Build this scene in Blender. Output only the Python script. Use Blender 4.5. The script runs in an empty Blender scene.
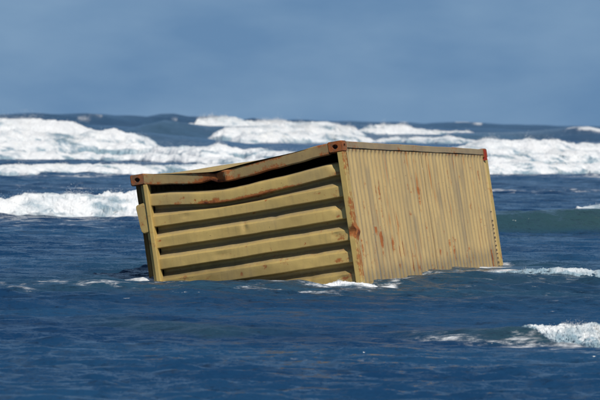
import bpy, bmesh, math, random
import numpy as np
from mathutils import Matrix, Vector

random.seed(7)
rng = np.random.default_rng(7)
scene = bpy.context.scene
COL = scene.collection
R = math.radians

# ------------------------------------------------------------------ camera
EYE = 1.73                       # eye height over the still water, metres
FOC = 3000.0 / 600.0             # focal length in picture widths
PITCH = math.atan((200 - 121.5) / 3000.0)
ROLL = R(0.9)
cam_d = bpy.data.cameras.new('camera')
cam = bpy.data.objects.new('camera', cam_d)
COL.objects.link(cam)
cam_d.sensor_width = 36.0
cam_d.lens = 36.0 * FOC
cam_d.clip_start = 0.5
cam_d.clip_end = 20000
fw = Vector((0, math.cos(PITCH), -math.sin(PITCH)))
up = Vector((0, math.sin(PITCH), math.cos(PITCH)))
rt = Vector((1, 0, 0))
cx = rt * math.cos(ROLL) + up * math.sin(ROLL)
cy = up * math.cos(ROLL) - rt * math.sin(ROLL)
m = Matrix((cx, cy, -fw)).transposed().to_4x4()
m.translation = Vector((0, 0, EYE))
cam.matrix_world = m
scene.camera = cam
cam_d.dof.use_dof = True
cam_d.dof.focus_distance = 32.0
cam_d.dof.aperture_fstop = 5.6

# ------------------------------------------------------------------ sky and sun
SUN_H = Vector((0.483, -0.875, 0)).normalized()
SUN_EL = R(50)
to_sun = Vector((SUN_H.x * math.cos(SUN_EL), SUN_H.y * math.cos(SUN_EL), math.sin(SUN_EL)))
world = bpy.data.worlds.new('World')
scene.world = world
world.use_nodes = True
nt = world.node_tree
nt.nodes.clear()
def N(t, typ, **kw):
    n = t.nodes.new(typ)
    for k, v in kw.items():
        setattr(n, k, v)
    return n
sky = N(nt, 'ShaderNodeTexSky', sky_type='NISHITA', sun_disc=False, sun_elevation=SUN_EL,
        sun_rotation=math.atan2(to_sun.x, to_sun.y), air_density=1.0, dust_density=0.3, ozone_density=2.5)
tc = N(nt, 'ShaderNodeTexCoord')
sep = N(nt, 'ShaderNodeSeparateXYZ')
nt.links.new(tc.outputs['Generated'], sep.inputs[0])
# a distant bank of slate blue rain cloud stands along the whole horizon
bank_h = N(nt, 'ShaderNodeMapRange', interpolation_type='SMOOTHSTEP')
bank_h.inputs['From Min'].default_value = 0.10
bank_h.inputs['From Max'].default_value = 0.60
nt.links.new(sep.outputs['Z'], bank_h.inputs['Value'])
mp = N(nt, 'ShaderNodeMapping')
mp.inputs['Scale'].default_value = (10, 10, 26)
nt.links.new(tc.outputs['Generated'], mp.inputs['Vector'])
ns = N(nt, 'ShaderNodeTexNoise')
ns.inputs['Scale'].default_value = 1.6
ns.inputs['Detail'].default_value = 4
ns.inputs['Roughness'].default_value = 0.5
nt.links.new(mp.outputs[0], ns.inputs['Vector'])
rmp = N(nt, 'ShaderNodeValToRGB')
BANK0 = (0.132, 0.250, 0.424)
BANK1 = (0.200, 0.328, 0.494)
rmp.color_ramp.elements[0].position = 0.36
rmp.color_ramp.elements[0].color = (*BANK0, 1)
rmp.color_ramp.elements[1].position = 0.72
rmp.color_ramp.elements[1].color = (*BANK1, 1)
nt.links.new(ns.outputs['Fac'], rmp.inputs['Fac'])
sc10 = N(nt, 'ShaderNodeVectorMath', operation='SCALE')
sc10.inputs['Scale'].default_value = 1 / 0.08
nt.links.new(rmp.outputs['Color'], sc10.inputs[0])
mixs = N(nt, 'ShaderNodeMix', data_type='RGBA')
nt.links.new(bank_h.outputs[0], mixs.inputs[0])
nt.links.new(sc10.outputs[0], mixs.inputs[6])
nt.links.new(sky.outputs[0], mixs.inputs[7])
bg = N(nt, 'ShaderNodeBackground')
bg.inputs['Strength'].default_value = 0.08
wo = N(nt, 'ShaderNodeOutputWorld')
nt.links.new(mixs.outputs[2], bg.inputs['Color'])
nt.links.new(bg.outputs[0], wo.inputs['Surface'])

sun_d = bpy.data.lights.new('sun', 'SUN')
sun_d.energy = 3.8
sun_d.angle = R(0.53)
sun_d.color = (1.0, 0.945, 0.85)
sun = bpy.data.objects.new('sun', sun_d)
COL.objects.link(sun)
sun.rotation_euler = to_sun.to_track_quat('Z', 'Y').to_euler()
sun.location = (20, -30, 40)

scene.view_settings.view_transform = 'Standard'
scene.view_settings.look = 'None'
scene.view_settings.exposure = 0.0
scene.view_settings.gamma = 1.0

# ------------------------------------------------------------------ helpers
def hash3(ix, iy, iz, seed):
    h = (ix.astype(np.uint32) * np.uint32(374761393) + iy.astype(np.uint32) * np.uint32(668265263)
         + iz.astype(np.uint32) * np.uint32(2147483647 - 58) + np.uint32(seed * 974711 % 4294967291))
    h = (h ^ (h >> np.uint32(13))) * np.uint32(1274126177)
    h = (h ^ (h >> np.uint32(16))) * np.uint32(2246822519)
    h = h ^ (h >> np.uint32(15))
    return h.astype(np.float32) / np.float32(2147483648.0) - np.float32(1.0)

def vnoise(x, y, z=None, seed=0):
    """value noise in -1..1; 2-D when z is None"""
    x = np.asarray(x, np.float32); y = np.asarray(y, np.float32)
    fx, fy = np.floor(x), np.floor(y)
    ix, iy = fx.astype(np.int64), fy.astype(np.int64)
    tx, ty = x - fx, y - fy
    tx = tx * tx * tx * (tx * (tx * 6 - 15) + 10); ty = ty * ty * ty * (ty * (ty * 6 - 15) + 10)
    if z is None:
        iz = np.zeros_like(ix)
        a = hash3(ix, iy, iz, seed); b = hash3(ix + 1, iy, iz, seed)
        c = hash3(ix, iy + 1, iz, seed); d = hash3(ix + 1, iy + 1, iz, seed)
        return (a + (b - a) * tx) * (1 - ty) + (c + (d - c) * tx) * ty
    z = np.asarray(z, np.float32); fz = np.floor(z); iz = fz.astype(np.int64); tz = z - fz
    tz = tz * tz * (3 - 2 * tz)
    out = 0
    for k in (0, 1):
        a = hash3(ix, iy, iz + k, seed); b = hash3(ix + 1, iy, iz + k, seed)
        c = hash3(ix, iy + 1, iz + k, seed); d = hash3(ix + 1, iy + 1, iz + k, seed)
        v = (a + (b - a) * tx) * (1 - ty) + (c + (d - c) * tx) * ty
        out = out + v * (tz if k else 1 - tz)
    return out

def fbm(x, y, z=None, oct=4, seed=0, gain=0.5, bill=False):
    s = 0; a = 1.0; tot = 0; f = 1.0
    for o in range(oct):
        n = vnoise(x * f, y * f, None if z is None else z * f, seed + o * 17)
        if bill: n = 1 - 2 * np.abs(n)
        s = s + a * n; tot += a; a *= gain; f *= 2.03
    return s / tot

def sstep(a, b, x):
    t = np.clip((np.asarray(x, float) - a) / (b - a), 0, 1)
    return t * t * (3 - 2 * t)

def mesh_np(name, V, F, mat, parent=None, attrs=None, smooth=True):
    """one mesh object from numpy verts and an (n,4) or (n,3) face array"""
    me = bpy.data.meshes.new(name)
    V = np.asarray(V, np.float32); F = np.asarray(F, np.int32)
    k = F.shape[1]
    me.vertices.add(len(V)); me.vertices.foreach_set('co', V.ravel())
    me.loops.add(F.size); me.loops.foreach_set('vertex_index', F.ravel())
    me.polygons.add(len(F))
    me.polygons.foreach_set('loop_start', np.arange(0, F.size, k, dtype=np.int32))
    me.polygons.foreach_set('use_smooth', np.full(len(F), smooth))
    for an, av in (attrs or {}).items():
        at_ = me.attributes.new(an, 'FLOAT', 'POINT')
        at_.data.foreach_set('value', np.asarray(av, np.float32).ravel())
    me.update(calc_edges=True)
    me.materials.append(mat)
    o = bpy.data.objects.new(name, me)
    COL.objects.link(o)
    if parent: o.parent = parent
    return o

def grid_faces(nr, nc, flip=False):
    i = np.arange(nr - 1)[:, None] * nc + np.arange(nc - 1)[None, :]
    f = np.stack([i, i + 1, i + nc + 1, i + nc], -1).reshape(-1, 4)
    return f[:, ::-1] if flip else f

def tag(o, label=None, cat=None, kind=None, group=None):
    if label: o['label'] = label
    if cat: o['category'] = cat
    if kind: o['kind'] = kind
    if group: o['group'] = group

# a point of the water plane seen at photo pixel (u, v) of the 600 x 400 picture
def hor(u):
    return 121.5 + (u - 300) * math.tan(ROLL)
def at(u, v):
    d = EYE * 3000.0 / (v - hor(u))
    return (u - 300) / 3000.0 * d + (200 - 121.5) / 3000.0 * d * math.tan(ROLL) * 0, d

# ------------------------------------------------------------------ materials
def new_mat(name):
    mt = bpy.data.materials.new(name)
    mt.use_nodes = True
    t = mt.node_tree
    b = t.nodes['Principled BSDF']
    return mt, t, b
def mix(t, fac, a, b, blend='MIX'):
    n = N(t, 'ShaderNodeMix', data_type='RGBA', blend_type=blend)
    for s, v in ((0, fac), (6, a), (7, b)):
        if hasattr(v, 'is_linked'): t.links.new(v, n.inputs[s])
        elif s == 0: n.inputs[0].default_value = v
        else: n.inputs[s].default_value = (*v, 1)
    return n.outputs[2]
def maprange(t, v, a, b, c=0.0, d=1.0):
    n = N(t, 'ShaderNodeMapRange', interpolation_type='SMOOTHSTEP')
    t.links.new(v, n.inputs['Value'])
    for k, x in zip(('From Min', 'From Max', 'To Min', 'To Max'), (a, b, c, d)):
        n.inputs[k].default_value = x
    return n.outputs[0]
def math_(t, op, a, b):
    n = N(t, 'ShaderNodeMath', operation=op)
    for i, v in enumerate((a, b)):
        if hasattr(v, 'is_linked'): t.links.new(v, n.inputs[i])
        else: n.inputs[i].default_value = v
    return n.outputs[0]
def noise(t, scale, detail=4, rough=0.55, stretch=(1, 1, 1), dist=0.0, typ='ShaderNodeTexNoise'):
    c = N(t, 'ShaderNodeTexCoord')
    mpn = N(t, 'ShaderNodeMapping')
    mpn.inputs['Scale'].default_value = stretch
    t.links.new(c.outputs['Object'], mpn.inputs['Vector'])
    n = N(t, typ)
    n.inputs['Scale'].default_value = scale
    n.inputs['Detail'].default_value = detail
    n.inputs['Roughness'].default_value = rough
    if typ == 'ShaderNodeTexNoise': n.inputs['Distortion'].default_value = dist
    t.links.new(mpn.outputs[0], n.inputs['Vector'])
    return n.outputs['Fac']
def attr(t, name):
    n = N(t, 'ShaderNodeAttribute')
    n.attribute_name = name
    return n.outputs['Fac']

def paint_material(name, base, dull, wear_bias=0.0, drips=0.12):
    """old container paint: chalky tone changes, grimy runs and duller tone, rust where 'wear' is high"""
    mt, t, b = new_mat(name)
    wear, grime_tone = attr(t, 'wear'), attr(t, 'grime_tone')
    tone = maprange(t, noise(t, 2.2, 5, 0.6), 0.3, 0.7)
    c = mix(t, tone, base, dull)
    streak = maprange(t, noise(t, 3.0, 5, 0.65, (9, 9, 0.7)), 0.5, 0.78)
    c = mix(t, math_(t, 'MULTIPLY', streak, 0.28), c, (0.20, 0.155, 0.085))
    g = math_(t, 'MULTIPLY', grime_tone, maprange(t, noise(t, 5.0, 5, 0.65, (4, 4, 0.8)), 0.05, 0.6))
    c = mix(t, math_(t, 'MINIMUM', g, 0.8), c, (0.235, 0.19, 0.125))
    n1 = noise(t, 22.0, 6, 0.72)
    n2 = noise(t, 5.0, 4, 0.6)
    f = math_(t, 'ADD', math_(t, 'MULTIPLY', n1, 0.65), math_(t, 'MULTIPLY', n2, 0.35))
    f = math_(t, 'ADD', f, math_(t, 'MULTIPLY', wear, 0.55))
    f = math_(t, 'ADD', f, wear_bias)
    halo = maprange(t, f, 0.61, 0.76)
    core = maprange(t, f, 0.80, 1.0)
    rust = mix(t, noise(t, 30, 3), (0.42, 0.125, 0.026), (0.22, 0.05, 0.014))
    c = mix(t, math_(t, 'MULTIPLY', halo, 0.9), c, rust)
    c = mix(t, core, c, (0.085, 0.022, 0.010))
    drip = math_(t, 'MULTIPLY', maprange(t, noise(t, 3.2, 5, 0.6, (9, 9, 0.4)), 0.565, 0.66), maprange(t, noise(t, 1.4, 3, 0.6, (1, 1, 0.8)), 0.42, 0.62))
    c = mix(t, math_(t, 'MULTIPLY', drip, drips), c, (0.34, 0.125, 0.035))
    chips = maprange(t, noise(t, 55, 2, 0.5), 0.735, 0.765)
    c = mix(t, math_(t, 'MULTIPLY', chips, 0.8), c, (0.05, 0.035, 0.028))
    wet = attr(t, 'wet')
    c = mix(t, math_(t, 'MULTIPLY', wet, 0.5), c, mix(t, 0.7, c, (0.06, 0.045, 0.022)))
    t.links.new(c, b.inputs['Base Color'])
    t.links.new(math_(t, 'SUBTRACT', maprange(t, halo, 0, 1, 0.52, 0.9), math_(t, 'MULTIPLY', wet, 0.3)), b.inputs['Roughness'])
    b.inputs['Specular IOR Level'].default_value = 0.35
    bm_ = N(t, 'ShaderNodeBump')
    bm_.inputs['Strength'].default_value = 0.35
    bm_.inputs['Distance'].default_value = 0.006
    t.links.new(math_(t, 'ADD', n1, math_(t, 'MULTIPLY', halo, -0.6)), bm_.inputs['Height'])
    t.links.new(bm_.outputs[0], b.inputs['Normal'])
    return mt
M_PAINT = paint_material('tan_paint', (0.55, 0.39, 0.124), (0.455, 0.318, 0.105))
M_SIDE = paint_material('tan_side_paint', (0.58, 0.415, 0.175), (0.50, 0.355, 0.155), drips=0.85)
M_RAIL = paint_material('weathered_rail_paint', (0.41, 0.285, 0.108), (0.26, 0.165, 0.07), 0.0)
M_SRAIL = paint_material('faded_side_rail_paint', (0.43, 0.31, 0.14), (0.30, 0.21, 0.11), 0.01)
M_CAST = paint_material('rusty_casting_steel', (0.20, 0.085, 0.03), (0.11, 0.045, 0.022), 0.10)
def plain(name, col, rough=0.7):
    mt, t, b = new_mat(name)
    c = mix(t, noise(t, 14, 4), col, tuple(x * 0.7 for x in col))
    t.links.new(c, b.inputs['Base Color'])
    b.inputs['Roughness'].default_value = rough
    return mt
M_HOLE_SHADE = plain('hole_shade_dark', (0.035, 0.028, 0.024), 0.8)  # dark colour painted in for the shade inside the casting holes
M_RED = plain('red_lead_primer', (0.42, 0.045, 0.028), 0.6)
M_STENCIL = plain('black_stencil_paint', (0.15, 0.12, 0.085), 0.6)

def water_material():
    mt, t, b = new_mat('sea_water')
    foam, turb = attr(t, 'foam'), attr(t, 'turbid')
    big = maprange(t, noise(t, 0.22, 3, 0.5, (0.5, 1.6, 1)), 0.35, 0.68)
    deep = mix(t, big, (0.006, 0.034, 0.090), (0.013, 0.056, 0.124))
    c = mix(t, turb, deep, (0.028, 0.066, 0.072))
    # ripples too small for the mesh
    h2 = noise(t, 1.5, 4, 0.55, (0.45, 1.4, 1), 0.3)
    # capillary ripples, given as a spread of facet tilts rather than as height
    geo = N(t, 'ShaderNodeNewGeometry')
    nv = geo.outputs['Normal']
    for sc_, st_, k_ in ((3.2, (0.5, 1.3, 1), 0.7), (9.0, (0.55, 1.2, 1), 0.9), (22.0, (0.6, 1.1, 1), 1.5), (55.0, (0.7, 1.0, 1), 1.5)):
        cc = N(t, 'ShaderNodeTexCoord'); mm = N(t, 'ShaderNodeMapping'); mm.inputs['Scale'].default_value = st_
        t.links.new(cc.outputs['Object'], mm.inputs['Vector'])
        nn = N(t, 'ShaderNodeTexNoise'); nn.inputs['Scale'].default_value = sc_; nn.inputs['Detail'].default_value = 2.0
        t.links.new(mm.outputs[0], nn.inputs['Vector'])
        sub = N(t, 'ShaderNodeVectorMath', operation='SUBTRACT'); sub.inputs[1].default_value = (0.5, 0.5, 0.5)
        t.links.new(nn.outputs['Color'], sub.inputs[0])
        mul = N(t, 'ShaderNodeVectorMath', operation='MULTIPLY'); mul.inputs[1].default_value = (k_ * 0.6, k_, 0.0)
        t.links.new(sub.outputs[0], mul.inputs[0])
        add = N(t, 'ShaderNodeVectorMath', operation='ADD')
        t.links.new(nv, add.inputs[0]); t.links.new(mul.outputs[0], add.inputs[1])
        nv = add.outputs[0]
    nrm = N(t, 'ShaderNodeVectorMath', operation='NORMALIZE'); t.links.new(nv, nrm.inputs[0])
    bm2 = N(t, 'ShaderNodeBump'); bm2.inputs['Strength'].default_value = 1.0; bm2.inputs['Distance'].default_value = 0.12
    t.links.new(h2, bm2.inputs['Height']); t.links.new(nrm.outputs[0], bm2.inputs['Normal'])
    # lace of foam left behind by broken waves
    lace = noise(t, 6.5, 8, 0.74, (0.5, 0.85, 1), 0.35)
    lf = maprange(t, math_(t, 'ADD', lace, math_(t, 'MULTIPLY', foam, 0.5)), 0.66, 0.90)
    lf = math_(t, 'MULTIPLY', lf, maprange(t, foam, 0.02, 0.2))
    c = mix(t, lf, c, (0.70, 0.71, 0.71))
    t.links.new(c, b.inputs['Base Color'])
    t.links.new(math_(t, 'ADD', maprange(t, lf, 0, 1, 0.13, 0.85), math_(t, 'MULTIPLY', attr(t, 'ruffled'), 0.34)), b.inputs['Roughness'])
    b.inputs['IOR'].default_value = 1.333
    t.links.new(bm2.outputs[0], b.inputs['Normal'])
    return mt
M_SEA = water_material()

def foam_material():
    mt, t, b = new_mat('white_sea_foam')
    thin = attr(t, 'thin')
    n1 = noise(t, 1.3, 7, 0.7, (1, 1, 1.4), 0.8)
    n2 = noise(t, 5.5, 5, 0.7, (1, 1, 1.2), 0.5)
    n3 = noise(t, 0.7, 5, 0.65, (0.55, 0.8, 3.2), 0.4)
    f = math_(t, 'ADD', math_(t, 'MULTIPLY', n1, 0.35), math_(t, 'ADD', math_(t, 'MULTIPLY', n2, 0.25), math_(t, 'MULTIPLY', n3, 0.40)))
    hole = maprange(t, math_(t, 'SUBTRACT', f, math_(t, 'MULTIPLY', thin, 0.42)), 0.20, 0.44)
    c = mix(t, hole, (0.25, 0.35, 0.41), (0.75, 0.76, 0.76))
    t.links.new(c, b.inputs['Base Color'])
    t.links.new(maprange(t, hole, 0, 1, 0.2, 0.9), b.inputs['Roughness'])
    b.inputs['Specular IOR Level'].default_value = 0.25
    bm_ = N(t, 'ShaderNodeBump')
    bm_.inputs['Strength'].default_value = 0.7
    bm_.inputs['Distance'].default_value = 0.10
    t.links.new(f, bm_.inputs['Height'])
    t.links.new(bm_.outputs[0], b.inputs['Normal'])
    return mt
M_FOAM = foam_material()

# ------------------------------------------------------------------ the sea as a height field
# long swells: (polyline of (u, v) photo points of the front toe on the water, crest height along it, front width, back width, turbidity)
def line_of(pts):
    W = [at(u, v) for u, v in pts]
    return np.array([w[0] for w in W]), np.array([w[1] for w in W])
SWELLS = []
def swell(pts, hs, front, back, turb=0.0):
    x, y = line_of(pts)
    SWELLS.append((x, y, np.array(hs, float), front, back, turb))
# near waves
swell([(380, 338), (430, 343), (515, 346), (600, 347), (700, 348)], [0.0, 0.05, 0.105, 0.12, 0.11], 0.55, 1.3, 0.75)
swell([(60, 324), (130, 330), (210, 338), (330, 336)], [0.0, 0.04, 0.05, 0.0], 0.6, 1.6, 0.5)
swell([(455, 231), (490, 232), (600, 233), (720, 233)], [0.10, 0.27, 0.33, 0.3], 1.0, 2.6, 0.95)
swell([(-120, 219), (0, 219), (140, 217), (230, 217)], [0.2, 0.2, 0.2, 0.04], 1.6, 3.5, 0.3)
swell([(-40, 296), (80, 296), (200, 297), (300, 294), (345, 292)], [0.02, 0.045, 0.05, 0.04, 0.0], 0.9, 1.0, 0.45)
swell([(395, 287), (440, 284), (520, 285), (680, 286)], [0.0, 0.09, 0.08, 0.07], 0.6, 1.4, 0.5)
# surf zone
swell([(-200, 175), (0, 175), (130, 174.5), (260, 172), (340, 171)], [0.10, 0.12, 0.10, 0.1, 0.1], 3, 6, 0.3)
swell([(-200, 155), (0, 155), (140, 156), (290, 160), (380, 162)], [0.4, 0.4, 0.25, 0.2, 0.1], 8, 16, 0.35)
swell([(-260, 146), (0, 146), (70, 146), (140, 146), (190, 147), (240, 147)], [1.0, 1.05, 0.9, 0.75, 0.5, 0.1], 14, 22, 0.4)
swell([(95, 140), (150, 140), (200, 140), (300, 140), (370, 140), (420, 140)], [0.5, 1.65, 1.15, 1.0, 0.7, 0.1], 22, 30, 0.5)
swell([(330, 141), (400, 141), (500, 141), (560, 141)], [0.1, 0.6, 0.6, 0.3], 18, 26, 0.5)
swell([(430, 172), (490, 172), (600, 172), (760, 172)], [0.1, 0.2, 0.2, 0.2], 4, 8, 0.3)
swell([(440, 161), (490, 161), (600, 161), (800, 161)], [0.2, 0.45, 0.5, 0.5], 9, 16, 0.3)
# open sea behind the surf: rows of swell that make the uneven skyline, some with a breaking peak
# (photo u of the peak, half width in photo pixels, crest height) on the row at that distance
PEAKS = {430: [(78, 30, 2.55), (158, 24, 2.7), (204, 20, 2.5), (20, 30, 2.4)], 560: [(470, 30, 2.2), (300, 30, 2.2), (120, 35, 2.5)],
         330: [(590, 26, 1.62), (250, 20, 2.1)], 760: [(400, 25, 2.1), (540, 18, 1.9), (350, 15, 2.1)]}
CAPROWS = {}
for d, hh, sd in ((330, 1.45, 1), (430, 1.9, 2), (560, 2.1, 3), (760, 2.2, 4), (1100, 2.4, 5), (1700, 2.8, 6)):
    n = 500
    xs = np.linspace(-d * 1.2, d * 1.2, n)
    ys = d + d * 0.05 * vnoise(xs / (d * 0.16), xs * 0, seed=40 + sd)
    side = 1.0 + 0.20 * sstep(0.02, -0.09, xs / d) - 0.12 * sstep(0.02, 0.10, xs / d)
    hs = hh * side * (0.66 + 0.24 * vnoise(xs / (d * 0.05), xs * 0 + 3, seed=60 + sd) + 0.26 * fbm(xs / (d * 0.016), xs * 0 + 7, oct=3, seed=80 + sd))
    for pu, pw, ph in PEAKS.get(d, ()):
        xc, wx = (pu - 300) / 3000 * d, pw / 3000 * d * 1.3
        g = np.exp(-((xs - xc) / wx) ** 2)
        hs = hs * (1 - g) + ph * g
    CAPROWS[d] = (xs, ys, hs)
    SWELLS.append((xs, ys, hs, d * 0.045, d * 0.07, 0.15))

def swell_height(X, Y):
    """height and turbidity given by the long waves at (X, Y)"""
    Z = np.zeros_like(X); T = np.zeros_like(X)
    for xs, ys, hs, fr, bk, tb in SWELLS:
        d0, d1 = ys.min() - fr, ys.max() + fr + bk * 1.2
        mk = (Y > d0) & (Y < d1)
        if not mk.any(): continue
        x, y = X[mk], Y[mk]
        wob = fr * 0.22 * vnoise(x / (fr * 4.5), y * 0, seed=int(ys[0]) % 97)
        b = y - np.interp(x, xs, ys) - wob
        h = np.interp(x, xs, hs)
        fall = np.clip((xs[0] - x) / (fr * 4), 0, 1) + np.clip((x - xs[-1]) / (fr * 4), 0, 1)
        h = h * (1 - sstep(0, 1, fall))
        prof = np.where(b < fr, sstep(0, fr, b) ** 1.25, 1 - sstep(fr, fr + bk, b))
        Z[mk] = np.maximum(Z[mk], 0) * 0 + Z[mk] + h * prof * (1 - 0.5 * np.clip(Z[mk] / (h + 1e-3), 0, 1))
        T[mk] = np.maximum(T[mk], tb * (np.where(b < fr * 1.25, sstep(0, fr * 0.45, b), 1 - sstep(fr * 1.25, fr + bk * 0.5, b))) * np.clip(h / (hs.max() + 1e-6), 0, 1))
    return Z, T

comps = []
NC = 96
for i in range(NC):
    lam = 0.15 * (8.0 / 0.15) ** (i / (NC - 1.0))
    ang = rng.normal(0, 0.36)
    k = 2 * math.pi / lam
    amp = 0.0080 * lam ** 0.80 * (0.7 + 0.6 * rng.random()) * (1 - 0.78 * float(sstep(0.6, 1.8, lam))) * (1.15 - 0.15 * float(sstep(0.25, 0.6, lam)))
    comps.append((k * math.sin(ang), -k * math.cos(ang), rng.random() * 6.28, amp, lam))

def chop(X, Y, step):
    Z = np.zeros_like(X)
    for kx, ky, ph, a, lam in comps:
        w = sstep(1.9, 3.6, lam / step)
        if w.max() <= 0: continue
        s = np.sin(kx * X + ky * Y + ph)
        if lam > 0.7: w = w * (0.45 + 0.55 * sstep(20, 30, Y))
        Z += (a * w) * (s + 0.35 * (s * s - 0.5))
    return Z

# rows run away from the camera, columns across; denser where the camera is near
ys = [-400.0, -120, -40, -15, -5, 2, 7, 10.5, 13]
y = 15.0
while y < 420:
    ys.append(y); y += 0.0019 * y if y < 36 else 0.00235 * y if y < 130 else 0.0055 * y
while y < 12000:
    ys.append(y); y *= 1.012 if y < 2200 else 1.12
ys = np.array(ys)
half = np.clip(0.145 * np.abs(ys), 2.2, None) + 1.0
NCOL = 550
cs = np.linspace(-1, 1, NCOL)
ext = np.array([1.03, 1.1, 1.25, 1.5, 2.0, 3.0, 5.0, 9.0, 20.0, 60.0])
cs = np.concatenate([-ext[::-1], cs, ext])
SX = half[:, None] * cs[None, :]
SX = np.where(np.abs(cs)[None, :] > 1, np.sign(SX) * (half[:, None] + (np.abs(cs)[None, :] - 1) * np.maximum(half[:, None], 12)), SX)
SY = np.repeat(ys[:, None], len(cs), 1)
rowstep = np.gradient(ys)[:, None] * np.ones_like(SX)
colstep = np.abs(np.gradient(SX, axis=1))
step = np.maximum(rowstep * 0.9, colstep)

def patch(X, Y):
    """calm and ruffled patches of the flat water"""
    return 0.75 + 0.45 * fbm(X / 3.2, Y / 5.0, oct=3, seed=90)

def sea_z(X, Y, st):
    Z, T = swell_height(X, Y)
    Zc = chop(X, Y, st) * patch(X, Y)
    Zc *= 1 + 0.8 * sstep(60, 200, Y)
    return Z + Zc, T

SZ, ST = sea_z(SX, SY, step)

def blob(X, Y, pts, wid):
    """soft band of foam cover along a line of photo points (u, v)"""
    xs, yl = line_of(pts)
    o = np.argsort(xs); xs, yl = xs[o], yl[o]
    d = np.abs(Y - np.interp(X, xs, yl)) / wid
    e = np.clip((xs[0] - X) / wid, 0, None) + np.clip((X - xs[-1]) / wid, 0, None)
    return np.exp(-(d ** 2)) * np.exp(-(e ** 2))
SF = np.zeros_like(SX)
for pts, wid, amt in (
    ([(-60, 287), (60, 285), (130, 284), (160, 284), (230, 287), (330, 290)], 0.60, 0.47),
    ([(-60, 294), (100, 292), (200, 293), (330, 294.5)], 0.40, 0.42),
    ([(318, 288), (350, 287.5), (388, 287)], 0.14, 1.1),
    ([(375, 285), (420, 281), (480, 276)], 0.5, 0.52),
    ([(478, 276), (520, 276), (640, 277)], 0.55, 0.7),
    ([(50, 187), (90, 189)], 2.0, 0.42),
    ([(490, 191), (640, 191)], 2.5, 0.5), ([(490, 183), (640, 182)], 2.0, 0.32),
    ([(-60, 222), (145, 221)], 0.8, 0.2),
    ([(575, 229), (600, 229), (640, 228)], 0.8, 0.5), ([(490, 224), (560, 224), (620, 225)], 1.4, 0.27),
    ([(430, 336), (500, 334), (560, 334), (680, 336)], 0.35, 0.42),
    ([(440, 342), (520, 346), (680, 349)], 0.5, 0.38),
    ([(-80, 178), (340, 174)], 3.0, 0.5), ([(470, 177), (700, 177)], 3.0, 0.5),
    ([(140, 165), (340, 170)], 6, 0.4),
    ([(372, 141), (450, 139)], 25, 0.55), ([(130, 146), (300, 150)], 16, 0.35),
    ([(-100, 155), (150, 156)], 18, 0.7), ([(470, 160), (700, 160)], 12, 0.7)):
    SF = np.maximum(SF, amt * blob(SX, SY, pts, wid) * np.clip(0.85 + 0.75 * fbm(SX / (wid * 1.2), SY / (wid * 1.1), oct=4, seed=int(abs(pts[0][0])) % 60), 0, 1.25))
# scattered flecks everywhere in the surf zone
SF = np.maximum(SF, 0.17 * sstep(0.15, 0.6, fbm(SX / 4.0, SY / 6.0, oct=3, seed=12)))
# turbid sand-laden water round the wreck
d2 = ((SX - 0.0) / 4.5) ** 2 + ((SY - 31.0) / 2.0) ** 2
ST = np.maximum(ST, 0.45 * np.exp(-d2))
# whitecaps on the crests of the far swells
for d, u0, u1 in ((430, 62, 95), (430, 160, 172), (430, 200, 210), (560, 456, 491), (330, 572, 650), (560, 20, 40), (560, 330, 350), (760, 395, 412), (430, -60, -20), (560, 640, 680)):
    xr, yr, hr = CAPROWS[d]
    xa, xb = (u0 - 300) / 3000 * d, (u1 - 300) / 3000 * d
    inx = sstep(xa - 1.0, xa + 1.0, SX) * (1 - sstep(xb - 1.0, xb + 1.0, SX))
    cr = np.interp(SX, xr, yr) + d * 0.045 * (0.86 + 0.10 * np.sin((SX - xa) / (xb - xa) * 5 + d))
    dy_ = SY - cr
    wn = d * 0.045 * np.clip(0.10 + 0.10 * fbm(SX / (d * 0.004), SY * 0, oct=3, seed=u0 % 50), 0.03, 1)
    wn = np.maximum(wn * np.sin(np.pi * np.clip((SX - xa) / (xb - xa), 0.0, 1.0)) ** 0.8, 0.02)
    SF = np.maximum(SF, (0.56 if d == 430 else 0.95) * inx * np.where(dy_ < 0, np.exp(-(dy_ / wn) ** 2), np.exp(-(dy_ / (wn * 2.0)) ** 2)))

# churned rim of foam where the water works against the steel
CW, CL, CH = 2.438, 6.058, 2.591
RM = Matrix.Rotation(R(-18.288), 3, 'Z') @ Matrix.Rotation(R(-1.060), 3, 'X') @ Matrix.Rotation(R(-10.013), 3, 'Y')
TOP = Vector((0.42815, 31.8758, EYE - 0.19078))
BASE = TOP + RM @ Vector((0, 0, -CH))
RN = np.array(RM)
lx = (SX - BASE.x) * RN[0, 0] + (SY - BASE.y) * RN[1, 0] - BASE.z * RN[2, 0]
ly = (SX - BASE.x) * RN[0, 1] + (SY - BASE.y) * RN[1, 1] - BASE.z * RN[2, 1]
ddx = np.maximum(np.maximum(-CW - lx, lx), 0); ddy = np.maximum(np.maximum(-ly, ly - CL), 0)
dist = np.hypot(ddx, ddy)
SF = np.maximum(SF, (0.42 + 0.35 * vnoise(SX * 1.6, SY * 1.2, seed=19)) * np.exp(-(dist / 0.30) ** 2))
ST = np.maximum(ST, 0.5 * np.exp(-(dist / 1.2) ** 2))
# water kept ruffled by the wash rebounding off the wreck
SR = np.exp(-((SX - 0.6) / 4.0) ** 2 - ((SY - 28.5) / 5.5) ** 4) * (0.8 + 0.3 * fbm(SX / 1.5, SY / 3, oct=2, seed=71))
SR = np.clip(SR, 0, 1)
sea = mesh_np('sea', np.stack([SX, SY, SZ], -1).reshape(-1, 3), grid_faces(len(ys), len(cs)), M_SEA,
              attrs={'foam': SF, 'turbid': ST, 'ruffled': SR})
tag(sea, 'dark blue rippled sea reaching to the horizon', kind='structure')

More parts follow.
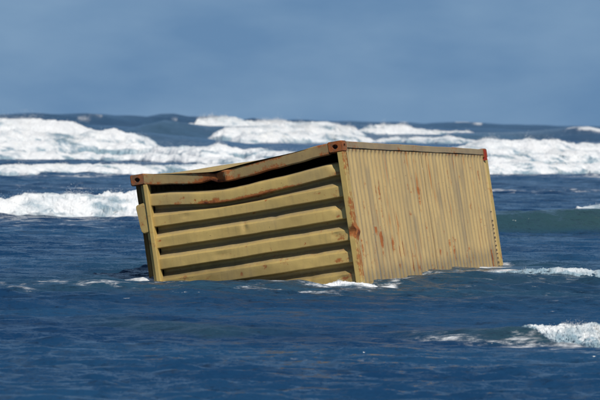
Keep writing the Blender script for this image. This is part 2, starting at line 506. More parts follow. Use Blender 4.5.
# ------------------------------------------------------------------ breaking waves: heaped white water
def drops(P, rad):
    """little flung drops as tetrahedra"""
    base = np.array([(1, 1, 1), (1, -1, -1), (-1, 1, -1), (-1, -1, 1)], float) * 0.75
    fc = np.array([(0, 1, 2), (0, 3, 1), (0, 2, 3), (1, 3, 2)])
    V = (P[:, None, :] + base[None] * rad[:, None, None]).reshape(-1, 3)
    F = (np.arange(len(P))[:, None, None] * 4 + fc[None]).reshape(-1, 3)
    return V, F

def breaker(label, pts, hs, front, back, nu=420, nv=56, lump=1.0, thin=0.2, spray=1.0, seed=0, toe=0.5, fs=1.0,
            ragged=0.3, torn=0.5, xy=None, name='breaking_wave'):
    """heaped foam rolling along a line; ragged: how uneven its crest is, torn: how much water shows through it"""
    xs, yl = line_of(pts) if xy is None else xy
    hs = np.array(hs, float)
    x = np.linspace(xs[0], xs[-1], nu)
    y0 = np.interp(x, xs, yl)
    h = np.interp(x, xs, hs)
    hm = hs.max()
    L = max(hm, 0.12)
    h = h * np.clip(1 + ragged * (1.1 * fbm(x / (L * 5), x * 0 + 2, oct=3, seed=seed + 1) + 0.8 * fbm(x / (L * 1.3), x * 0, oct=4, seed=seed)), 0.05, 1.5)
    y0 = y0 + front * toe * fbm(x / (L * 3.5), x * 0 + 9, oct=4, seed=seed + 3)
    t = np.linspace(0, 1, nv)
    tf = 0.60                                      # share of the strip spent on the front slope
    a = np.clip(t / tf, 0, 1); bq = np.clip((t - tf) / (1 - tf), 0, 1)
    prof_h = np.where(t < tf, np.sin(a * math.pi / 2) ** 0.95, 1 - bq ** 1.3)
    prof_b = np.where(t < tf, front * (1 - np.cos(a * math.pi / 2)) ** 0.8 * 0.999, front + back * bq)
    X = np.repeat(x[:, None], nv, 1)
    Y = y0[:, None] + prof_b[None] * (0.55 + 0.45 * np.clip(h / hm, 0, 1))[:, None]
    base, _ = swell_height(X, np.maximum(Y, 1))
    near = chop(X, Y, 0.0022 * Y) * patch(X, Y) if y0.min() < 70 else 0.0 * X
    Zr = h[:, None] * prof_h[None]
    end = np.clip(h / hm * 2.5, 0, 1)[:, None]
    cover = (sstep(0.0, 0.05, t) * (1 - sstep(0.93, 1.0, t)))[None] * end
    base = base + near
    Z = np.maximum(Zr - 0.04 * L + near, base + 0.05 * L)
    edge = np.minimum(sstep(0, 0.10, t), 1 - sstep(0.86, 1.0, t))[None] * np.clip(h / hm * 1.6, 0, 1)[:, None]
    amp = 0.20 * L * lump * edge
    s = fs / (L * 0.85)
    n = fbm(X * s, Y * s * 1.0, Z * s * 1.4, oct=5, seed=seed + 5, gain=0.58, bill=True) - 0.15
    n2 = fbm(X * s * 0.4, Y * s * 0.4, Z * s * 0.5, oct=2, seed=seed + 8)
    ny = -np.cos(np.clip(t, 0, 1) * math.pi * 0.75)[None]; nz = np.sin(np.clip(t * 0.8 + 0.2, 0, 1) * math.pi)[None]
    Y = Y + amp * (n + 0.6 * n2) * ny
    Z = Z + amp * (n + 0.6 * n2) * np.maximum(nz, 0.15)
    X = X + amp * 0.3 * vnoise(X * s * 2, Y * s * 2, Z * s * 2, seed=seed + 11)
    # torn places where the sheet dips under the water
    tn = fbm(X * s * 0.30, Y * s * 0.45, Z * s * 0.9, oct=5, seed=seed + 40, gain=0.6) + 0.55 * sstep(0.6, 0.95, t)[None] + 0.35 * (1 - sstep(0.0, 0.28, t))[None] + 0.5 * (1 - end)
    rip = sstep(0.95 - torn, 1.15 - torn, tn)
    cover = cover * (1 - rip)
    Z = Z * cover + (np.minimum(base, Z) - max(0.10 * L, 0.04)) * (1 - cover)
    th = thin + 0.6 * sstep(0.66, 1.0, t)[None] + 0.4 * (1 - end) + 0.9 * torn * sstep(0.35 - 0.5 * torn, 1.1 - torn, tn) + 0.30 * fbm(X * s * 0.45, Z * s * 0.8, oct=3, seed=seed + 21)
    V = np.stack([X, Y, Z], -1).reshape(-1, 3)
    Q = grid_faces(nu, nv)
    T3 = np.concatenate([Q[:, [0, 1, 2]], Q[:, [0, 2, 3]]])[:, ::-1]
    keep = (cover.ravel()[T3] > 0.02).any(1)
    T3 = T3[keep]
    thv = th.ravel()
    # flung drops over the crest
    nd = int(5000 * spray)
    if nd:
        pw = (h.clip(0) ** 2 + 1e-9) * np.clip(0.25 + 1.1 * fbm(x / (L * 1.6), x * 0, oct=3, seed=seed + 31), 0.03, 2)
        i = rng.choice(nu, nd, p=pw / pw.sum())
        j = np.clip((rng.normal(tf * 0.95, 0.16, nd) * nv).astype(int), 2, nv - 3)
        P = np.stack([X[i, j], Y[i, j], Z[i, j]], -1)
        gust = np.clip(0.5 + 1.1 * vnoise(x[i] / (L * 0.6), i * 0, seed=seed + 33), 0.05, 1.6)
        hgt = rng.exponential(1.0, nd) * 0.075 * L * gust * np.clip(h[i] / hm, 0.2, 1)
        P[:, 2] += hgt
        P[:, 1] += rng.normal(0, 0.08 * L, nd) + hgt * 0.8
        P[:, 0] += rng.normal(0, 0.05 * L, nd)
        rad = (y0.mean() / 4762.0) * rng.uniform(0.12, 0.55, nd) ** 1.3
        dV, dF = drops(P, rad)
        T3 = np.concatenate([T3, dF + len(V)])
        V = np.concatenate([V, dV]); thv = np.concatenate([thv, np.zeros(len(dV))])
    o = mesh_np(name, V, T3, M_FOAM, attrs={'thin': thv})
    tag(o, label, 'breaking wave', kind='stuff')
    return o

breaker('highest peak of white surf at the far left edge under the skyline',
        [(-200, 147), (-60, 147), (5, 147), (30, 147), (60, 147), (90, 147), (118, 147)],
        [1.2, 1.35, 1.58, 1.50, 1.25, 0.85, 0.05], 7.0, 7.0, nu=460, seed=1, spray=2.0, ragged=0.2, torn=0.52)
breaker('second tier of white surf at far left, ending in a rounded shoulder on the dark swell',
        [(-200, 151), (0, 151), (60, 150.5), (100, 150), (128, 150), (150, 150), (168, 150)],
        [0.8, 0.9, 0.95, 1.08, 1.0, 0.5, 0.03], 6.0, 6.0, nu=560, seed=21, spray=1.8, ragged=0.3, torn=0.61)
breaker('third tier of white surf at left, running on behind the low end of the container',
        [(-200, 156), (0, 156), (100, 155.5), (145, 157), (200, 160), (222, 160), (240, 160), (300, 163), (380, 165), (440, 165)],
        [0.62, 0.72, 0.75, 0.5, 0.42, 0.66, 0.45, 0.40, 0.30, 0.03], 4.0, 5.0, nu=760, seed=2, spray=2.0, ragged=0.4, torn=0.60)
breaker('front tier of the big left surf, just above the thin dark line of water',
        [(-200, 161), (0, 161), (100, 160.5), (145, 162), (200, 165), (300, 168), (380, 169), (450, 169)],
        [0.36, 0.38, 0.36, 0.30, 0.24, 0.24, 0.24, 0.02], 2.6, 4.0, nu=760, seed=22, spray=0.8, ragged=0.4, torn=0.5)
breaker('low white surf line at left just above the bent end rail',
        [(-200, 175), (0, 175.5), (60, 174.5), (140, 175), (220, 173), (300, 172), (380, 172.5), (450, 173)],
        [0.27, 0.27, 0.29, 0.27, 0.25, 0.25, 0.25, 0.02], 1.8, 2.4, nu=760, seed=3, spray=1.2, ragged=0.2, torn=0.5)
breaker('far white breaker over the raised rail of the container, its topmost tier on the skyline',
        [(184, 138), (194, 138), (215, 138), (250, 138), (290, 138), (330, 138), (345, 138), (358, 138)],
        [0.05, 1.70, 1.88, 1.80, 1.78, 1.70, 1.2, 0.05], 12.0, 14.0, nu=460, seed=4, spray=2.0, ragged=0.14, torn=0.45)
breaker('far white breaker over the raised rail of the container, its middle tier',
        [(200, 140), (222, 140.5), (250, 140.5), (290, 140.5), (335, 140.5), (356, 140), (372, 140)],
        [0.05, 1.15, 1.36, 1.32, 1.30, 1.0, 0.05], 11.0, 12.0, nu=460, seed=24, spray=1.2, ragged=0.2, torn=0.52)
breaker('far white breaker over the raised rail of the container, its low front tier',
        [(218, 143), (240, 143.5), (290, 143.5), (335, 143.5), (356, 143.5), (385, 143)],
        [0.05, 0.72, 0.95, 0.9, 0.7, 0.05], 8.0, 10.0, nu=460, seed=25, spray=1.0, ragged=0.25, torn=0.56)
breaker('streaky white surf in the distance just above the roof edge of the container',
        [(335, 139), (365, 139), (385, 139), (420, 139), (470, 139), (498, 139)],
        [0.05, 1.12, 1.25, 0.95, 1.05, 0.05], 12.0, 14.0, nu=420, nv=48, seed=5, spray=0.8, ragged=0.35, torn=0.55)
breaker('pale streak of foam lying low behind the roof edge of the container',
        [(360, 143), (400, 143), (450, 143.5), (500, 144)],
        [0.05, 0.55, 0.5, 0.05], 9.0, 12.0, nu=360, nv=40, seed=26, spray=0.3, ragged=0.4, torn=0.68)
breaker('upper tier of the white surf right of the container, its crest near the skyline',
        [(385, 159), (480, 160), (520, 160), (545, 160), (600, 160), (700, 160), (830, 160)],
        [0.03, 0.80, 0.90, 1.02, 0.82, 0.9, 0.05], 6.0, 7.0, nu=620, seed=6, spray=2.0, ragged=0.22, torn=0.55)
breaker('middle tier of the white surf right of the container',
        [(375, 167), (490, 168), (560, 167), (640, 168), (800, 168)],
        [0.03, 0.62, 0.55, 0.6, 0.05], 3.6, 5.0, nu=620, seed=27, spray=1.6, ragged=0.3, torn=0.60)
breaker('lowest tier of the white surf right of the container far corner',
        [(390, 174), (490, 175), (560, 175), (640, 174.5), (800, 174)],
        [0.03, 0.40, 0.38, 0.4, 0.03], 2.0, 4.0, nu=560, seed=7, spray=1.2, ragged=0.3, torn=0.56)
breaker('white wave foam at left level with the hanging plate on the container',
        [(-110, 217), (0, 217.5), (40, 217), (90, 217.5), (145, 216.5), (190, 216), (215, 216)],
        [0.36, 0.37, 0.42, 0.37, 0.42, 0.3, 0.05], 0.9, 1.8, nu=620, nv=64, seed=8, spray=1.3, toe=0.3, fs=1.4, ragged=0.13, torn=0.46)
breaker('small white curl at the right end of the green wave',
        [(568, 224), (580, 226), (600, 226), (640, 227), (720, 228), (800, 228)],
        [0.05, 0.30, 0.30, 0.30, 0.25, 0.02], 0.6, 1.0, nu=300, nv=44, seed=9, spray=0.5, thin=0.3, torn=0.5)
breaker('low strip of white foam right of the container waterline',
        [(470, 280), (495, 281), (540, 282), (600, 283), (700, 284), (780, 284)],
        [0.01, 0.075, 0.085, 0.08, 0.06, 0.01], 0.35, 0.8, nu=520, nv=40, seed=10, spray=0.5, lump=1.3, thin=0.62)
breaker('bubbling white crest of the small near wave at lower right',
        [(498, 336), (512, 339), (535, 343), (560, 345), (600, 346), (640, 346), (720, 347), (840, 346)],
        [0.01, 0.03, 0.06, 0.095, 0.125, 0.125, 0.11, 0.01], 0.50, 0.50, nu=760, nv=90, seed=11, spray=2.2, lump=1.2, thin=0.40, toe=0.6, fs=2.6, torn=0.6)
breaker('thin white lip of foam against the near bottom corner of the container',
        [(318, 289), (330, 289), (350, 289), (368, 289), (386, 289)],
        [0.005, 0.035, 0.05, 0.045, 0.005], 0.10, 0.16, nu=240, nv=24, seed=12, spray=0.15, thin=0.1)
# ------------------------------------------------------------------ the shipping container
root = bpy.data.objects.new('shipping_container', None)
COL.objects.link(root)
root.empty_display_size = 0.5
root.location = BASE
root.rotation_euler = RM.to_euler()
tag(root, 'rusty tan shipping container lying tilted and half sunk in the surf', 'shipping container')
# local axes: x from -CW (left) to 0 (right), y from 0 (near end) to CL, z from 0 (bottom) to CH

RB = [tuple(r) for r in RM]
def wet_of(X, Y, Z):
    """how wet the steel is: 1 just above the water, ragged upper edge where the last wash ran down"""
    zw = root.location.z + RB[2][0] * X + RB[2][1] * Y + RB[2][2] * Z
    return 1 - sstep(0.08, 0.24, zw - 0.10 * fbm(X * 3 + Y * 3, Y * 0 + X * 9, oct=4, seed=77))
def bar(name, p0, p1, sx, sz, mat, wear=0.0, grime_tone=0.0, segs=24, bevel=0.006, warp=None, wearf=None):
    """a steel section from p0 to p1 with chamfered edges, many rings along its length; sx, sz its section"""
    p0, p1 = Vector(p0), Vector(p1)
    d = (p1 - p0); ln = d.length; d.normalize()
    upv = Vector((0, 0, 1)) if abs(d.z) < 0.8 else Vector((0, 1, 0))
    a = d.cross(upv).normalized(); b = a.cross(d).normalized()
    hx, hz, e = sx / 2, sz / 2, bevel
    sec = []
    for (x, z) in ((hx, hz), (-hx, hz), (-hx, -hz), (hx, -hz)):
        sxn, szn = math.copysign(1, x), math.copysign(1, z)
        q = [(x, z - szn * e), (x - sxn * e, z)]
        if sxn * szn < 0: q.reverse()
        sec += q
        nx = (-x, z) if sxn * szn > 0 else (x, -z)
        sec.append(((q[1][0] + (nx[0] + (sxn * e if sxn * szn > 0 else 0))) / 2 if sxn * szn > 0 else x,
                    q[1][1] if sxn * szn > 0 else (q[1][1] + nx[1] + szn * e * -1) / 2))
    K = len(sec)
    V, wv, gv = [], [], []
    for i in range(segs + 1):
        t = i / segs
        for (x, z) in sec:
            v = p0 + d * (ln * t) + a * x + b * z
            if warp: v = warp(v)
            V.append(v); wv.append(wearf(v, t, x, z) if wearf else wear); gv.append(grime_tone)
    F = []
    for i in range(segs):
        for j in range(K):
            F.append((i * K + j, i * K + (j + 1) % K, (i + 1) * K + (j + 1) % K, (i + 1) * K + j))
    me = bpy.data.meshes.new(name)
    caps = [tuple(range(K))[::-1], tuple(range(segs * K, segs * K + K))]
    me.from_pydata(V, [], F + caps)
    for an, av in (('wear', wv), ('grime_tone', gv)):
        me.attributes.new(an, 'FLOAT', 'POINT').data.foreach_set('value', av)
    bm = bmesh.new(); bm.from_mesh(me); bmesh.ops.recalc_face_normals(bm, faces=bm.faces); bm.to_mesh(me); bm.free()
    me.materials.append(mat)
    o = bpy.data.objects.new(name, me)
    COL.objects.link(o); o.parent = root
    return o

def casting(name, cxyz, holes, wear, mat=M_CAST):
    """corner casting: block with an oval handling hole sunk into each named face"""
    hx, hy, hz = 0.081, 0.089, 0.059
    bm = bmesh.new()
    n = 32
    for ax, sg in (('x', 1), ('x', -1), ('y', 1), ('y', -1), ('z', 1), ('z', -1)):
        dims = {'x': (hy, hz, hx), 'y': (hx, hz, hy), 'z': (hx, hy, hz)}[ax]
        A, B, Dp = dims
        def P(u, v, w):
            return {'x': (sg * w, u, v), 'y': (u, sg * w, v), 'z': (u, v, sg * w)}[ax]
        c = 0.008
        rect = []
        for i in range(n):
            th = 2 * math.pi * (i + 0.5) / n
            ux, vx = math.cos(th), math.sin(th)
            k = min((A - c) / max(abs(ux), 1e-6), (B - c) / max(abs(vx), 1e-6))
            rect.append((ux * k, vx * k))
        ring0 = [bm.verts.new(P(u, v, Dp)) for u, v in rect]
        ring_out = [bm.verts.new(P(u * A / (A - c), v * B / (B - c), Dp - c)) for u, v in rect]
        for i in range(n):
            bm.faces.new((ring_out[i], ring_out[(i + 1) % n], ring0[(i + 1) % n], ring0[i]))
        if ax + ('+' if sg > 0 else '-') in holes:
            ea, eb = (0.032, 0.026) if ax != 'z' else (0.030, 0.050)
            r1 = [bm.verts.new(P(ea * math.cos(2 * math.pi * (i + .5) / n), eb * math.sin(2 * math.pi * (i + .5) / n), Dp)) for i in range(n)]
            r2 = [bm.verts.new(P(ea * .92 * math.cos(2 * math.pi * (i + .5) / n), eb * .92 * math.sin(2 * math.pi * (i + .5) / n), Dp - 0.05)) for i in range(n)]
            for i in range(n):
                j = (i + 1) % n
                bm.faces.new((ring0[i], ring0[j], r1[j], r1[i])); bm.faces.new((r1[i], r1[j], r2[j], r2[i]))
            fl = bm.faces.new(r2); fl.material_index = 1  # pocket floor takes the painted shade colour
        else:
            bm.faces.new(ring0)
    bmesh.ops.remove_doubles(bm, verts=bm.verts, dist=0.0005)
    bmesh.ops.recalc_face_normals(bm, faces=bm.faces)
    me = bpy.data.meshes.new(name); bm.to_mesh(me); bm.free()
    for an, av in (('wear', wear), ('grime_tone', 0.3)):
        me.attributes.new(an, 'FLOAT', 'POINT').data.foreach_set('value', [av] * len(me.vertices))
    me.materials.append(mat); me.materials.append(M_HOLE_SHADE)
    o = bpy.data.objects.new(name, me)
    COL.objects.link(o); o.parent = root
    o.location = cxyz
    return o

KINK = 1.00                                   # where the end rail is stove in, metres from the left
def tri(u, c=KINK, a=0.16, b=2.28, r=0.05):
    t = (u - a) / (c - a) if u < c else (b - u) / (b - c)
    t = max(0.0, min(1.0, t))
    return t - r * math.exp(-((u - c) / 0.03) ** 2)

# corner castings (the two at the near end carry open holes that show)
casting('corner_casting', (-0.081, 0.089, CH - 0.059), ('y-', 'x+', 'z+'), 0.20)
casting('corner_casting', (-CW + 0.075, 0.089, CH - 0.062), ('y-', 'x-', 'z+'), 0.10)
casting('corner_casting', (-0.081, CL - 0.089, CH - 0.059), ('y+', 'x+', 'z+'), 0.25)['label'] = 'corner casting still showing red primer'
casting('corner_casting', (-CW + 0.081, CL - 0.089, CH - 0.059), ('y+', 'x-', 'z+'), 0.3)

# near top end rail, buckled down and in at the kink
def rail_warp(v):
    u = v.x + CW
    t = tri(u)
    low = (CH - v.z) / 0.14
    w = v.copy()
    w.z -= 0.115 * t + 0.020 * math.exp(-((u - KINK + 0.04) / 0.045) ** 2)
    w.y += 0.030 * t + 0.05 * low * math.exp(-((u - KINK) / 0.06) ** 2) + 0.02 * low * t
    w.z += 0.045 * low * math.exp(-((u - KINK + 0.10) / 0.11) ** 2)
    w.y -= 0.035 * math.exp(-((u - KINK - 0.08) / 0.055) ** 2) * (1 if u > KINK else 0.2)
    w.z += 0.004 * math.sin(u * 17) * math.sin(u * 5.3)
    return w
def rail_wear(v, t, x, z):
    u = v.x + CW
    w = 0.0 + 0.42 * math.exp(-((u - KINK) / 0.22) ** 2)
    if z < -0.02: w += 0.36 if 0.2 < u < 1.8 else 0.24
    if z > 0.05: w += 0.22 + 0.1 * (u > 1.2)
    return w + 0.10 * math.sin(u * 9)
bar('end_rail', (-CW + 0.152, 0.05, CH - 0.068), (-0.16, 0.05, CH - 0.068), 0.09, 0.122, M_RAIL, 0.1, 0.2, segs=110, bevel=0.01,
    warp=rail_warp, wearf=rail_wear)
bar('end_rail', (-CW + 0.165, CL - 0.05, CH - 0.06), (-0.165, CL - 0.05, CH - 0.06), 0.09, 0.11, M_RAIL, 0.2, 0.2)
# top side rails
def side_wear(v, t, x, z):
    return 0.05 + 0.12 * math.sin(t * 31) * math.sin(t * 13 + 1) + (0.10 if abs(z) > 0.03 else 0)
def side_warp(v):
    w = v.copy(); w.z += 0.0018 * math.sin(v.y * 3.1) + 0.001 * math.sin(v.y * 9.7); return w
bar('side_rail', (-0.03, 0.18, CH - 0.045), (-0.03, CL - 0.18, CH - 0.045), 0.054, 0.074, M_SRAIL, 0.15, 0.3, segs=90, wearf=side_wear, warp=side_warp)
bar('side_rail', (-CW + 0.03, 0.18, CH - 0.05), (-CW + 0.03, CL - 0.18, CH - 0.05), 0.054, 0.09, M_RAIL, 0.15, 0.6, segs=60)
# corner posts
def post_wear(v, t, x, z):
    return 0.02 + (0.28 if v.x > -0.028 else 0.0) + 0.55 * math.exp(-((v.z - (CH - 0.99)) / 0.07) ** 2) + 0.12 * math.sin(v.z * 11)
def post_warp(v):
    w = v.copy()
    g = math.exp(-((v.z - (CH - 0.98)) / 0.05) ** 2)
    w.y += 0.03 * g; w.x += 0.02 * g * (1 if v.x > -0.03 else -0.3)
    return w
bar('corner_post', (-0.036, 0.065, 0.0), (-0.036, 0.065, CH - 0.12), 0.068, 0.125, M_PAINT, segs=130, wearf=post_wear, warp=post_warp)
bar('corner_post', (-CW + 0.153, 0.055, 0.0), (-CW + 0.153, 0.055, CH - 0.126), 0.05, 0.10, M_PAINT, 0.14, segs=60)
fl = bar('post_flange', (-CW + 0.105, 0.09, 0.0), (-CW + 0.105, 0.09, CH - 0.126), 0.034, 0.09, M_PAINT, 0.18, segs=60)
def far_wear(v, t, x, z):
    return 0.12 + 0.14 * math.sin(v.z * 7)
bar('corner_post', (-0.042, CL - 0.065, 0.0), (-0.042, CL - 0.065, CH - 0.12), 0.075, 0.125, M_PAINT, segs=60, wearf=far_wear)
bar('corner_post', (-CW + 0.05, CL - 0.065, 0.0), (-CW + 0.05, CL - 0.065, CH - 0.12), 0.09, 0.125, M_PAINT, 0.2, segs=40)

# near end wall: one pressed sheet with deep level corrugations, torn from the rail at its top
FRONT, BACK = 0.048, 0.158
prof = [(0.205, 0.20), (0.215, 0.12), (0.228, 0.066), (0.236, 0.053), (0.246, FRONT + 0.002), (0.26, FRONT), (0.29, FRONT), (0.32, FRONT), (0.35, FRONT)]
s = 0.355
while s < CH - 0.05:
    for dv, dd in ((0.0, 0.0), (0.003, 0.006), (0.007, 0.098), (0.012, 0.110), (0.030, 0.112), (0.047, 0.110), (0.053, 0.104), (0.090, 0.046),
                   (0.121, 0.006), (0.126, 0.001), (0.132, 0.0), (0.16, 0.0), (0.185, 0.0), (0.21, 0.0), (0.229, 0.0)):
        prof.append((s + dv, FRONT + dd))
    s += 0.235
prof = np.array([p for p in prof if p[0] < CH])
NU = 150
u = np.linspace(0.176, CW - 0.068, NU)
PV = np.repeat(prof[:, 0][:, None], NU, 1); PD = np.repeat(prof[:, 1][:, None], NU, 1); PU = np.repeat(u[None], len(prof), 0)
tr = np.array([tri(q, KINK + 0.05, 0.0, 2.5, 0) for q in u])[None]
trs = tr * tr * (3 - 2 * tr)
ridge = sstep(BACK, FRONT, PD)
PVd = PV + 0.078 * trs * (1 - sstep(0.36, 0.52, PV)) + 0.010 * trs * (1 - sstep(0.6, 1.2, PV))
PVd = PVd + 0.004 * vnoise(PU * 2.1, PV * 4.1, seed=5) + 0.002 * vnoise(PU * 7, PV * 9, seed=6)
PDd = PD + 0.004 * vnoise(PU * 3, PV * 6, seed=7) + 0.002 * vnoise(PU * 14, PV * 14, seed=8)
# top right: sheet torn away, its corner slopes down to the first ridge
PDd = PDd + 0.06 * sstep(2.20, 2.36, PU) * (1 - sstep(0.24, 0.31, PV))
dents = [(2.28, 0.70, .05, .03, .03), (1.95, 1.16, .07, .025, .02), (2.20, 0.98, .05, .025, .02), (1.55, 0.66, .03, .04, .02), (1.85, 1.42, .04, .05, .02),
         (0.9, 1.0, .10, .03, .012), (1.2, 0.73, .03, .05, .02), (0.55, 0.52, .05, .02, .014), (0.45, 1.22, .09, .03, .012), (2.22, 1.44, .06, .02, .025), (1.3, 1.45, .05, .03, .015)]
wear = 0.02 + 0.10 * sstep(0.1, 0.9, vnoise(PU * 4, PV * 5, seed=9))
for du, dv, ru, rv, am in dents:
    g = np.exp(-((PU - du) / ru) ** 2 - ((PV - dv) / rv) ** 2)
    PDd = PDd + am * g
    wear = wear + 0.20 * g
# rust: spots and the torn edge line of the first ridge
r1 = np.exp(-((PV - 0.350) / 0.012) ** 2)
wear = wear + r1 * (0.42 * sstep(0.55, 0.8, PU) * (1 - sstep(1.75, 2.0, PU)) + 0.10)
for du, dv, rr, am in ((0.36, 0.26, .03, .36), (0.48, 0.335, .05, .3), (0.55, 0.285, .025, .5), (0.80, 0.335, .04, .6), (0.92, 0.32, .045, .6), (1.55, 0.34, .02, .5), (1.63, 0.335, .02, .4),
                       (2.15, 0.55, .03, .32), (2.25, 0.80, .03, .35), (2.26, 1.02, .05, .36), (2.2, 1.26, .06, .36), (2.25, 1.46, .04, .5), (1.3, 0.60, .02, .4), (0.21, 0.5, .02, .4), (0.22, 0.75, .02, .35)):
    wear = wear + am * np.exp(-((PU - du) / rr) ** 2 - ((PV - dv) / (rr * .6)) ** 2)
for k in range(60):
    du, dv, rr = rng.uniform(0.2, 2.3), rng.uniform(0.3, 1.9), rng.uniform(0.008, 0.022)
    wear = wear + rng.uniform(0.15, 0.5) * np.exp(-((PU - du) / (rr * 1.6)) ** 2 - ((PV - dv) / rr) ** 2)
wear = wear + 0.16 * sstep(2.16, 2.33, PU)
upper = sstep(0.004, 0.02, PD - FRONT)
grime_tone = 0.10 + 0.62 * upper * (np.gradient(PD, axis=0) < 0) + 0.25 * sstep(0.2, 0.8, vnoise(PU * 2, PV * 3, seed=14))  # upward slopes of the ridges toned duller than their fronts, plus random patches
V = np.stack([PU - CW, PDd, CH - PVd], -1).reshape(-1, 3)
mesh_np('end_panel', V, grid_faces(len(prof), NU, flip=True), M_PAINT, root, {'wear': wear, 'grime_tone': grime_tone, 'wet': wet_of(PU - CW, PDd, CH - PVd)})

# dented plate hanging outside the left post
pl = bmesh.new()
outl = [(0.02, 0.335), (0.115, 0.318), (0.135, 0.34), (0.137, 0.60), (0.125, 0.642), (0.06, 0.650), (0.037, 0.628), (0.028, 0.58), (0.010, 0.36)]
fr = [pl.verts.new((-CW + a - 0.005, 0.02 + 0.01 * (i % 2), CH - b)) for i, (a, b) in enumerate(outl)]
bk = [pl.verts.new((-CW + a - 0.004, 0.085, CH - b)) for a, b in outl]
pl.faces.new(fr); pl.faces.new(bk[::-1])
for i in range(len(outl)):
    j = (i + 1) % len(outl); pl.faces.new((fr[i], bk[i], bk[j], fr[j]))
bmesh.ops.recalc_face_normals(pl, faces=pl.faces)
bmesh.ops.bevel(pl, geom=pl.edges[:], offset=0.006, segments=2, affect='EDGES')
me = bpy.data.meshes.new('hanging_plate'); pl.to_mesh(me); pl.free()
for an, av in (('wear', 0.16), ('grime_tone', 0.2)):
    me.attributes.new(an, 'FLOAT', 'POINT').data.foreach_set('value', [av] * len(me.vertices))
me.materials.append(M_PAINT)
o = bpy.data.objects.new('hanging_plate', me); COL.objects.link(o); o.parent = root

# right side wall: pressed sheets with fine upright corrugations, welded edge to edge
Y0, Y1 = 0.130, CL - 0.130
NR = 40
pitch = (Y1 - Y0) / NR
rib = [(0.0, 0.0), (0.06, 0.0), (0.34, 0.0), (0.40, 0.15), (0.52, 0.85), (0.58, 1.0), (0.86, 1.0), (0.92, 0.85)]
yy = np.array([Y0 + pitch * (i + r[0]) for i in range(NR) for r in rib] + [Y1])
dd = np.array([r[1] for i in range(NR) for r in rib] + [0.0])
NZ = 120
zz = np.linspace(0.05, CH - 0.088, NZ)
SYg = np.repeat(yy[:, None], NZ, 1); SDg = np.repeat(dd[:, None], NZ, 1); SZg = np.repeat(zz[None], len(yy), 0)
depth = 0.006 + 0.017 * SDg * sstep(CH - 0.085, CH - 0.13, SZg)
depth = depth + 0.010 * fbm(SYg / 0.9, SZg / 0.8, oct=2, seed=31) + 0.0022 * fbm(SYg / 0.15, SZg / 0.2, oct=2, seed=32)
wear = 0.02 + 0.06 * vnoise(SYg * 1.3, SZg * 1.1, seed=33)
grime_tone = 0.05 + 0.2 * SDg  # grooves toned duller than the raised ribs
strk = [(1.05, 2.10, 0.25, .6), (0.98, 1.9, .2, .4), (2.32, 2.52, 1.5, .34), (3.42, 2.20, .32, .75), (3.30, 1.35, .7, .45), (2.5, 1.9, .4, .4), (4.1, 2.3, .3, .5), (4.75, 1.7, .4, .35),
        (5.62, 1.30, .4, 1.0), (5.6, 1.70, .12, .8), (5.5, 2.3, .2, .6), (1.0, 1.5, .2, .4), (3.9, 1.5, .5, .4), (1.45, 2.2, .3, .3), (0.5, 2.1, .1, .4)]
for k in range(170):
    strk.append((rng.uniform(Y0, Y1), rng.uniform(0.9, 2.35), rng.uniform(0.06, 0.45), rng.uniform(0.16, 0.46)))
for ys_, z0, ln, am in strk:
    wz = np.where(SZg > z0, np.exp(-((SZg - z0) / 0.03) ** 2), np.exp(-((z0 - SZg) / ln) ** 2))
    wear = np.maximum(wear, 0.80 * am * np.exp(-((SYg - ys_) / 0.018) ** 2) * wz)
for k in range(110):
    a, b, rr = rng.uniform(Y0, Y1), rng.uniform(0.9, 2.45), rng.uniform(0.012, 0.03)
    wear = wear + rng.uniform(0.15, 0.42) * np.exp(-((SYg - a) / rr) ** 2 - ((SZg - b) / (rr * 1.4)) ** 2)
# long slanting scrape low on the near half
for k in range(26):
    tt = k / 25 + rng.normal(0, 0.02)
    a, b = 0.85 + 1.45 * tt, 1.62 - 0.44 * tt + rng.normal(0, 0.05)
    wear = wear + rng.uniform(0.15, 0.42) * np.exp(-((SYg - a) / 0.03) ** 2 - ((SZg - b) / 0.07) ** 2)
# grime runs below the roof edge at the sheet joints
for ys_, wd, ln, am in ((1.62, .06, .5, .9), (2.30, .10, 1.4, .65), (4.42, .17, 2.2, 1.0), (3.6, .08, .5, .5), (5.2, .1, .3, .4), (3.0, .05, 2.0, .35), (0.3, .1, .3, .3)):
    grime_tone = grime_tone + 0.5 * am * np.exp(-((SYg - ys_ - 0.02 * np.sin(SZg * 5)) / wd) ** 2) * np.exp(-((CH - SZg) / ln) ** 2)
for k in range(60):
    a, wd, ln, z0 = rng.uniform(Y0, Y1), rng.uniform(0.014, 0.035), rng.uniform(0.3, 1.6), rng.uniform(1.4, 2.55)
    grime_tone = grime_tone + rng.uniform(0.15, 0.55) * np.exp(-((SYg - a) / wd) ** 2) * np.where(SZg > z0, np.exp(-((SZg - z0) / 0.06) ** 2), np.exp(-((z0 - SZg) / ln) ** 2))
wear = wear + 0.25 * sstep(CH - 0.13, CH - 0.09, SZg)
SEAMS = [0, 10, 20, 30, 40]
for k in range(4):
    i0, i1 = SEAMS[k] * len(rib), SEAMS[k + 1] * len(rib) + 1
    off = 0.003 * (k % 2)
    sl = slice(i0, i1)
    V = np.stack([-depth[sl] - off, SYg[sl], SZg[sl]], -1).reshape(-1, 3)
    mesh_np('side_panel', V, grid_faces(i1 - i0, NZ), M_SIDE, root, {'wear': wear[sl], 'grime_tone': grime_tone[sl], 'wet': wet_of(-depth[sl], SYg[sl], SZg[sl])})
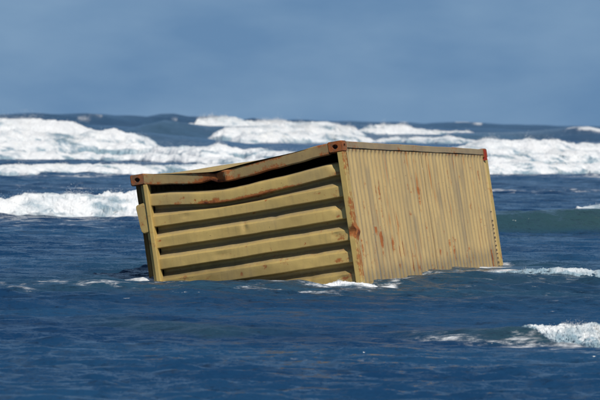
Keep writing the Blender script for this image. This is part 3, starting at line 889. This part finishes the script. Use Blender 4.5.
# left side wall, the same sheets mirrored, and roof and far end
for k in range(4):
    i0, i1 = SEAMS[k] * len(rib), SEAMS[k + 1] * len(rib) + 1
    sl = slice(i0, i1)
    V = np.stack([-CW + depth[sl] + 0.003 * (k % 2), SYg[sl], SZg[sl]], -1).reshape(-1, 3)
    mesh_np('side_panel', V, grid_faces(i1 - i0, NZ, flip=True), M_SIDE, root, {'wear': wear[sl] * 0.8, 'grime_tone': grime_tone[sl]})
# roof: shallow cross corrugations, pushed down behind the buckled rail
nry, nrx = 160, 70
ry = np.linspace(0.01, CL - 0.01, nry); rx = np.linspace(0.035, CW - 0.035, nrx)
RX, RY = np.meshgrid(rx, ry)
RZ = CH - 0.012 - 0.010 * (0.5 + 0.5 * np.sin(RY * 2 * math.pi / 0.21)) * sstep(0.2, 0.35, RY)
tq = np.array([tri(q) for q in rx])[None]
RZ = RZ - (0.100 * tq) * (1 - sstep(0.10, 0.8, RY)) - 0.01 * vnoise(RX * 1.5, RY * 1.2, seed=51)
m_e = (np.abs(RX - CW / 2) > CW / 2 - 0.19)
RZ = np.where(m_e & ((RY < 0.2) | (RY > CL - 0.2)), CH - 0.03, RZ)
V = np.stack([RX - CW, RY, RZ], -1).reshape(-1, 3)
mesh_np('roof_panel', V, grid_faces(nry, nrx), M_PAINT, root, {'wear': np.full(RX.shape, 0.15), 'grime_tone': np.full(RX.shape, 0.3)})
# far doors
for k in range(2):
    x0, x1 = (-CW + 0.10, -CW / 2 - 0.01) if k == 0 else (-CW / 2 + 0.01, -0.085)
    gx = np.linspace(x0, x1, 30); gz = np.linspace(0.05, CH - 0.13, 40)
    GX, GZ = np.meshgrid(gx, gz)
    GY = CL - 0.05 + 0.018 * np.sign(np.sin(GZ * 2 * math.pi / 0.36))
    door = mesh_np('door', np.stack([GX, GY, GZ], -1).reshape(-1, 3), grid_faces(40, 30, flip=True), M_PAINT, root,
                   {'wear': np.full(GX.shape, 0.1), 'grime_tone': np.full(GX.shape, 0.2)})

# red primer left on the outer face of the far corner casting and rail end
rp = bar('primer_patch', (0.0025, CL - 0.15, CH - 0.02), (0.0025, CL - 0.15, CH - 0.15), 0.05, 0.005, M_RED, segs=6, bevel=0.001)
rp['label'] = 'patch of bright red primer on the far corner'
# column of small stencilled characters by the far post, too worn to read
for k in range(15):
    zc = 1.80 - k * 0.052 - (0.06 if k > 0 else 0)
    bar('stencil_mark', (0.0015, CL - 0.245, zc), (0.0015, CL - 0.245, zc - 0.016 - 0.006 * (k % 3)), 0.016 + 0.006 * (k % 2), 0.004, M_STENCIL, segs=2, bevel=0.001)
